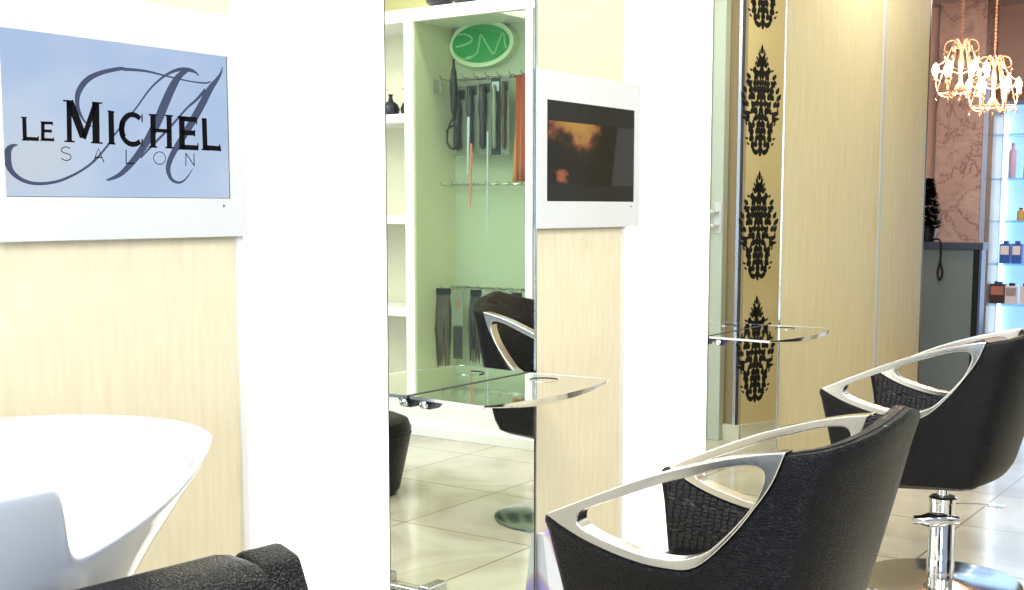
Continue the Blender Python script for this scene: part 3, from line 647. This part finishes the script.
def motif(u0, ztop):
    """leafy medallion .24 wide and .575 tall, mirrored about its axis"""
    out = []; D = math.radians
    def lf(x, v, l, w, a):       # x: from axis, v: below top, a: degrees, 90 = up
        for s in (1, -1):
            out.append([(u0+s*px, ztop+pz) for px, pz in leafpts(x, -v, l, w, D(a))])
    lf(0, .055, .055, .010, 90); lf(.006, .07, .035, .007, 50); lf(.012, .055, .03, .005, 80); lf(.022, .075, .032, .005, 110); lf(.006, .085, .03, .008, -10)
    lf(0, .125, .05, .013, 90); lf(.010, .115, .04, .010, 70); lf(.004, .16, .04, .012, 40)
    W_ = [(.085,.032),(.11,.050),(.14,.068),(.17,.090),(.205,.108),(.24,.116),(.275,.120),(.31,.122),(.345,.120),(.38,.112),(.415,.098),(.45,.088),(.485,.088),(.515,.080),(.545,.058)]
    rr = random.Random(11)
    for i, (v, wd) in enumerate(W_):
        nx = max(1, round(wd/.021))
        for j in range(nx):
            x = (j+.5)*wd/nx; t_ = x/wd
            a = 90-70*math.sin(v*34+j*2.3)*t_-(35 if (i+j) % 3 == 0 else -20)*t_
            lf(x-.004, v+.012, .040+.012*rr.random(), .0115+.003*rr.random(), a)
        lf(wd-.006, v, .026, .006, 60+50*math.sin(i*1.9))
    lf(0, .575, .05, .010, 90)
    return out
bm = bmesh.new()
for zt in (2.70, 2.056, 1.415, .768, .128):
    for P in motif(.095, zt):
        Q_ = [(u, z) for u, z in P if True]
        if max(z for u, z in Q_) > 2.66 or min(z for u, z in Q_) < .09: continue
        bm.faces.new([bm.verts.new(dpt(u, z, .0006)) for u, z in Q_])
o = obj('damask_print', bm, 'ink', dw, fix=False)
# ------------------------------------------------------------------ reception
struct('wall_far', mat('warm_grey_wall', (.30,.235,.215), .7), (-3, 5, 9.5, 9.6, 0, 2.7), 'warm grey wall behind the reception shelves')
struct('wall_pale', mat('pale_pink_wall', (.62,.50,.47), .7), (-3, -.78, 9.30, 9.5, 0, 2.68))
struct('column_marble', 'marble', (-.80, -.475, 9.16, 9.5, 0, 2.68), 'pink veined marble pier behind the reception counter')
# lit shelf unit
S = thing('lit_shelving', 'blue and white backlit glass shelving behind the reception counter', 'shelving', (0, 9.3, 0))
wbox('back_light', mat('blue_white_backlight', (.2,.3,.4), .4, 0, (.30,.62,1.0), 1.05), (-.40, 1.0, 9.44, 9.46, .30, 1.96), S)
wbox('upright', mat('blue_glass_edge', (.35,.5,.75), .15), (-.472, -.435, 9.16, 9.44, 0, 2.2), S); wbox('upright', mat('grey_wood_upright', (.25,.23,.21), .4), (-.432, -.402, 9.16, 9.44, 0, 2.2), S)
wbox('header', mat('dark_header', (.07,.045,.035), .5), (-.40, 1.0, 9.16, 9.45, 1.965, 2.05), S); wbox('base', 'white', (-.40, 1.0, 9.16, 9.45, 0, .30), S)
for z in (1.74, 1.43, 1.13, .825, .535): wbox('shelf', 'shelfglass', (-.46, 1.0, 9.16, 9.44, z-.012, z), S)
bm = bmesh.new(); tube(bm, [(-.37, 9.405, .31), (-.37, 9.405, 1.88)], .012, 8); wc(obj('light_tube', bm, mat('white_tube', (1,1,1), .4, 0, (.8,.92,1), 9)), S)
def bottle(x, z, r, h, m, label, cap='black', g='bottles on the lit shelves'):
    t = thing('bottle', label, 'bottle', (x, 9.26, z), group=g)
    bm = bmesh.new(); lathe(bm, [(r*.9, 0), (r, .01), (r, h*.75), (r*.4, h*.84), (r*.4, h*.88)], 18); obj('body', bm, m, t, smooth=True)
    bm = bmesh.new(); lathe(bm, [(r*.5, h*.88), (r*.5, h), (r*.3, h)], 14); obj('cap', bm, cap, t, smooth=True)
lil = mat('lilac_plastic', (.45,.38,.55), .3); amb = mat('amber_plastic', (.55,.38,.12), .25); bl = mat('blue_card', (.04,.12,.5), .4); wh = mat('white_card', (.75,.78,.85), .4)
bottle(-.285, 1.43, .026, .25, lil, 'tall slim lilac bottle on the second lit shelf', lil)
bottle(-.19, 1.43, .02, .11, 'black', 'small dark bottle right of the tall lilac one')
bottle(-.215, 1.13, .026, .09, amb, 'amber jar on the third lit shelf'); bottle(-.155, 1.13, .026, .09, amb, 'second amber jar at the picture edge')
def carton(x, z, w, h, m, m2, label, cat='box'):
    t = thing('product_box', label, cat, (x, 9.26, z), group='cartons on the lit shelves')
    box('carton', m, (-w/2, w/2, -.04, .04, 0, h), t, .002); box('printed_band', m2, (-w/2+.006, w/2-.006, -.0408, -.040, h*.45, h*.9), t)
    bm = bmesh.new(); bx(bm, -w*.25, w*.25, -.02, .02, h, h+.02); obj('lid', bm, 'black' if m is wh else bl, t, bevel=.003)
carton(-.305, .825, .07, .14, bl, wh, 'blue and white carton at the left of the fourth lit shelf')
carton(-.225, .825, .065, .14, bl, wh, 'blue and white carton in the middle of the fourth lit shelf')
carton(-.14, .825, .065, .14, bl, wh, 'blue and white carton at the right edge of the picture')
pink = mat('portrait_print', (.45,.2,.15), .5); dk = mat('dark_print', (.05,.035,.03), .5)
carton(-.345, .535, .10, .14, dk, pink, 'dark carton with a reddish picture on the lowest lit shelf'); carton(-.25, .535, .08, .13, wh, mat('grey_print', (.35,.33,.36), .5), 'white and grey carton beside the dark one'); carton(-.16, .535, .06, .13, wh, wh, 'plain white carton at the right edge, lowest shelf')
# counter
K = thing('reception_counter', 'reception counter with a dark slab top and frosted grey front', 'counter', (-.8, 7.86, 0))
wbox('top', mat('slate_top', (.075,.085,.13), .35), (-1.7, -.098, 7.78, 7.90, .965, 1.01), K, .004)
wbox('front_panel', mat('frosted_grey_glass', (.22,.28,.27), .3), (-1.65, -.157, 7.80, 7.83, .05, .965), K)
wbox('leg', 'black', (-.155, -.118, 7.79, 7.89, 0, .965), K, .002); wbox('side_panel', mat('blue_grey_side', (.12,.15,.28), .3), (-.1179, -.105, 7.79, 7.89, 0, .965), K)
wbox('leg', 'black', (-1.69, -1.65, 7.79, 7.89, 0, .965), K, .002); wbox('kick', 'black', (-1.65, -.157, 7.81, 7.93, 0, .05), K)
# dark plant on the counter
t = thing('potted_plant', 'dark conical plant in a black pot on the counter beside the wall end', 'plant', (-.455, 7.84, 1.0105))
bm = bmesh.new(); lathe(bm, [(.045, 0), (.058, .09), (.054, .09)], 20); obj('pot', bm, 'black', t, smooth=True)
bm = bmesh.new(); tube(bm, [(0,0,.06), (0,0,.36)], [.008,.003], 8)
obj('stem', bm, 'black', t)
bm = bmesh.new()
for i in range(1400):
    h = random.random()**1.1; a = random.random()*2*PI; r = .082*(1-h)**.8+.006; z = .08+.30*h
    c, s = math.cos(a), math.sin(a); p = Vector((c*r*random.uniform(.5, 1.), s*r*random.uniform(.5, 1.), z)); d = Vector((c, s, random.uniform(-.2, .6))).normalized()*.036; w = Vector((-s, c, 0))*.013
    bm.faces.new([bm.verts.new(q) for q in (p, p+d*.5+w, p+d, p+d*.5-w)])
obj('leaves', bm, mat('dark_leaves', (.004,.006,.004), .9, Specular_IOR_Level=.1), t, fix=False)
bm = bmesh.new(); sph(bm, (.075, -.04, .13), .02); sph(bm, (.068, -.05, .165), .010); obj('bauble', bm, 'black', t, smooth='all')
bm = bmesh.new(); tube(bm, crom([(-.10, .02, .006), (-.04, .0, .012), (.0, -.03, .018), (.025, -.046, .0), (.030, -.05, -.06), (.030, -.05, -.13), (.045, -.052, -.19), (.030, -.054, -.235), (.014, -.052, -.19), (.026, -.05, -.13)], 5), .0065, 8)
o = obj('cord_loop', bm, 'black', smooth=True); o.location = (-.375, 7.82, 1.01); tag(o, 'black cord loop hanging over the front of the counter', 'cord')
# chandeliers
def chandelier(x, y, z, label):
    t = thing('chandelier', label, 'chandelier', (x, y, z), group='crystal chandeliers over the counter')
    warm = M['warm']
    bm = bmesh.new(); tube(bm, [(0,0,2.68-z), (0,0,.40)], .005, 6)
    for k in range(14): sph(bm, (0,0,.45+k*.022), .009, u=6, v=4)
    obj('chain', bm, warm, t); bm = bmesh.new(); lathe(bm, [(.05, 2.655-z), (.045, 2.68-z)], 20); obj('ceiling_cup', bm, warm, t)
    bm = bmesh.new(); lathe(bm, [(.004, .10), (.014, .14), (.008, .2), (.018, .27), (.008, .33), (.022, .37), (.006, .41)], 16); obj('stem', bm, warm, t, smooth=True)
    for rr, zz in ((.055, .36), (.13, .10)):
        bm = bmesh.new(); tube(bm, [(rr*math.cos(2*PI*k/24), rr*math.sin(2*PI*k/24), zz) for k in range(24)], .0045, 6, True); obj('ring', bm, warm, t)
    for k in range(6):
        a = 2*PI*k/6+.3; c, s = math.cos(a), math.sin(a)
        f = lambda r, zz: (c*r, s*r, zz)
        bm = bmesh.new(); tube(bm, crom([f(.01, .15), f(.06, .075), (f(.12, .09)), f(.14, .16)], 5), .005, 6); lathe(bm, [(.006, 0), (.018, .01), (.018, .014)], 12, f(.14, .158)); obj('arm', bm, warm, t, smooth=True)
        bm = bmesh.new(); tube(bm, crom([f(.015, .37), f(.05, .40), f(.085, .385), f(.095, .345), f(.075, .33)], 4), .004, 6)
        tube(bm, crom([f(.055, .36), f(.075, .31), f(.105, .27), f(.145, .25), f(.155, .22)], 4), .0032, 6)
        tube(bm, crom([f(.145, .25), (math.cos(a+.5)*.11, math.sin(a+.5)*.11, .215), (math.cos(a+1.05)*.145, math.sin(a+1.05)*.145, .25)], 4), .0025, 5)
        tube(bm, crom([f(.055, .36), f(.10, .22), f(.13, .10)], 4), .0025, 5); obj('bead_strand', bm, warm, t, smooth=True)
        bm = bmesh.new(); lathe(bm, [(.009, 0), (.009, .035)], 10, f(.14, .17)); obj('candle', bm, 'white', t)
        bm = bmesh.new(); lathe(bm, [(.008, 0), (.020, .014), (.022, .028), (.012, .052), (.002, .066)], 12, f(.14, .205)); obj('bulb', bm, M['bulb'], t, smooth=True)
        for r, zz in ((.13, .05), (.155, .17), (.095, .29)):
            bm = bmesh.new(); lathe(bm, [(.001, 0), (.010, .012), (.007, .028), (.001, .038)], 6, f(r, zz)); tube(bm, [f(r, zz+.03), f(r, zz+.05)], .001, 4); obj('crystal_drop', bm, 'crystal', t)
    bm = bmesh.new(); lathe(bm, [(.001, 0), (.011, .014), (.008, .036), (.001, .05)], 8, (0,0,.045)); tube(bm, [(0,0,.09), (0,0,.12)], .0015, 4); obj('crystal_drop', bm, 'crystal', t)
M['warm'] = mat('warm_gilt', (.85,.55,.36), .3, .5)
M['bulb'] = mat('lit_candle_bulb', (1,.8,.5), .3, 0, (1,.62,.34), 60)
chandelier(-.20, 7.52, 1.80, 'crystal chandelier nearer the beige wall end'); chandelier(-.104, 7.90, 1.735, 'lower crystal chandelier to the right, under the ceiling spot')
t = thing('ceiling_spot', 'small round recessed spotlight in the grey reception ceiling', 'ceiling light', (.05, 8.55, 2.68))
bm = bmesh.new(); lathe(bm, [(.035, -.002), (.035, .0)], 24, (0,0,0)); obj('lamp', bm, mat('spot_lamp', (1,1,1), .3, 0, (1,.9,.75), 14), t)
bm = bmesh.new(); tube(bm, [(.045*math.cos(a*PI/12), .045*math.sin(a*PI/12), -.003) for a in range(24)], .008, 8, True); obj('trim_ring', bm, 'steel', t, smooth='all')
# ------------------------------------------------------------------ light
def area(loc, rot, sx, sy, e, c=(1,1,1)):
    l = bpy.data.lights.new('area_light', 'AREA'); l.shape = 'RECTANGLE'; l.size = sx; l.size_y = sy; l.energy = e; l.color = c
    o = bpy.data.objects.new('area_light', l); COL.objects.link(o); o.location = loc; o.rotation_euler = rot; return o
area((1.6, 1.2, 2.72), (0,0,0), 1.2, .6, 42, (1,.97,.91))
area((1.6, 3.2, 2.72), (0,0,0), 1.2, .6, 42, (1,.97,.91))
area((3.2, 2.2, 2.72), (0,0,0), 1.2, .6, 40, (1,.97,.91))
area((3.2, 4.2, 2.72), (0,0,0), 1.2, .6, 36, (1,.97,.9))
area((1.2, -1.0, 2.72), (0,0,0), 1.2, .6, 30, (1,.97,.93))
area((.35, .9, 2.70), (0, -.25, 0), .15, 1.6, 15, (1,.97,.86))
area((.35, 2.95, 2.70), (0, -.25, 0), .15, .8, 8, (1,.97,.86))
area((.25, 5.2, 2.70), (0,0,0), .3, .5, 22, (1,.97,.91))  # added lamp to lift the dark passage, no fixture built for it
area((.6, 8.4, 2.6), (0,0,0), .6, .5, 30, (1,.85,.75))
area((2.4, -3.3, 1.5), (PI/2, 0, 0), 3.0, 2.0, 190, (.66,.80,1))      # daylight through the shop front
area((2.0, 4.95, 2.60), (.9, 0, 0), 1.2, .12, 10, (1,.97,.88))
area((.3, 9.3, 1.1), (PI/2, 0, PI), 1.2, 1.4, 9, (.55,.75,1))
for x, y, z in ((-.20, 7.52, 2.0), (-.104, 7.90, 1.93)):
    l = bpy.data.lights.new('candle_light', 'POINT'); l.energy = 30; l.color = (1,.55,.35); l.shadow_soft_size = .08
    o = bpy.data.objects.new('candle_light', l); COL.objects.link(o); o.location = (x, y, z)
W = bpy.data.worlds.new('world'); bpy.context.scene.world = W; W.use_nodes = True
W.node_tree.nodes['Background'].inputs[0].default_value = (.75,.82,.9,1); W.node_tree.nodes['Background'].inputs[1].default_value = .35
# ------------------------------------------------------------------ camera
cam = bpy.data.cameras.new('camera'); co = bpy.data.objects.new('camera', cam); COL.objects.link(co)
yaw, pit = math.radians(34.9), math.radians(6.2)
fw = Vector((-math.sin(yaw)*math.cos(pit), math.cos(yaw)*math.cos(pit), -math.sin(pit))); rt = Vector((math.cos(yaw), math.sin(yaw), 0)); up = rt.cross(fw)
R = Matrix((rt, up, -fw)).transposed().to_4x4(); R.translation = Vector((1.83, 0, 1.22)); co.matrix_world = R
cam.sensor_width = 36; cam.lens = 1225/1024*36; cam.shift_y = 46/1024; cam.clip_start = .05
sc = bpy.context.scene; sc.camera = co
sc.view_settings.view_transform = 'Standard'; sc.view_settings.look = 'None'; sc.view_settings.gamma = 1; sc.view_settings.exposure = -0.12
try: sc.view_settings.use_curve_mapping = False
except Exception: pass
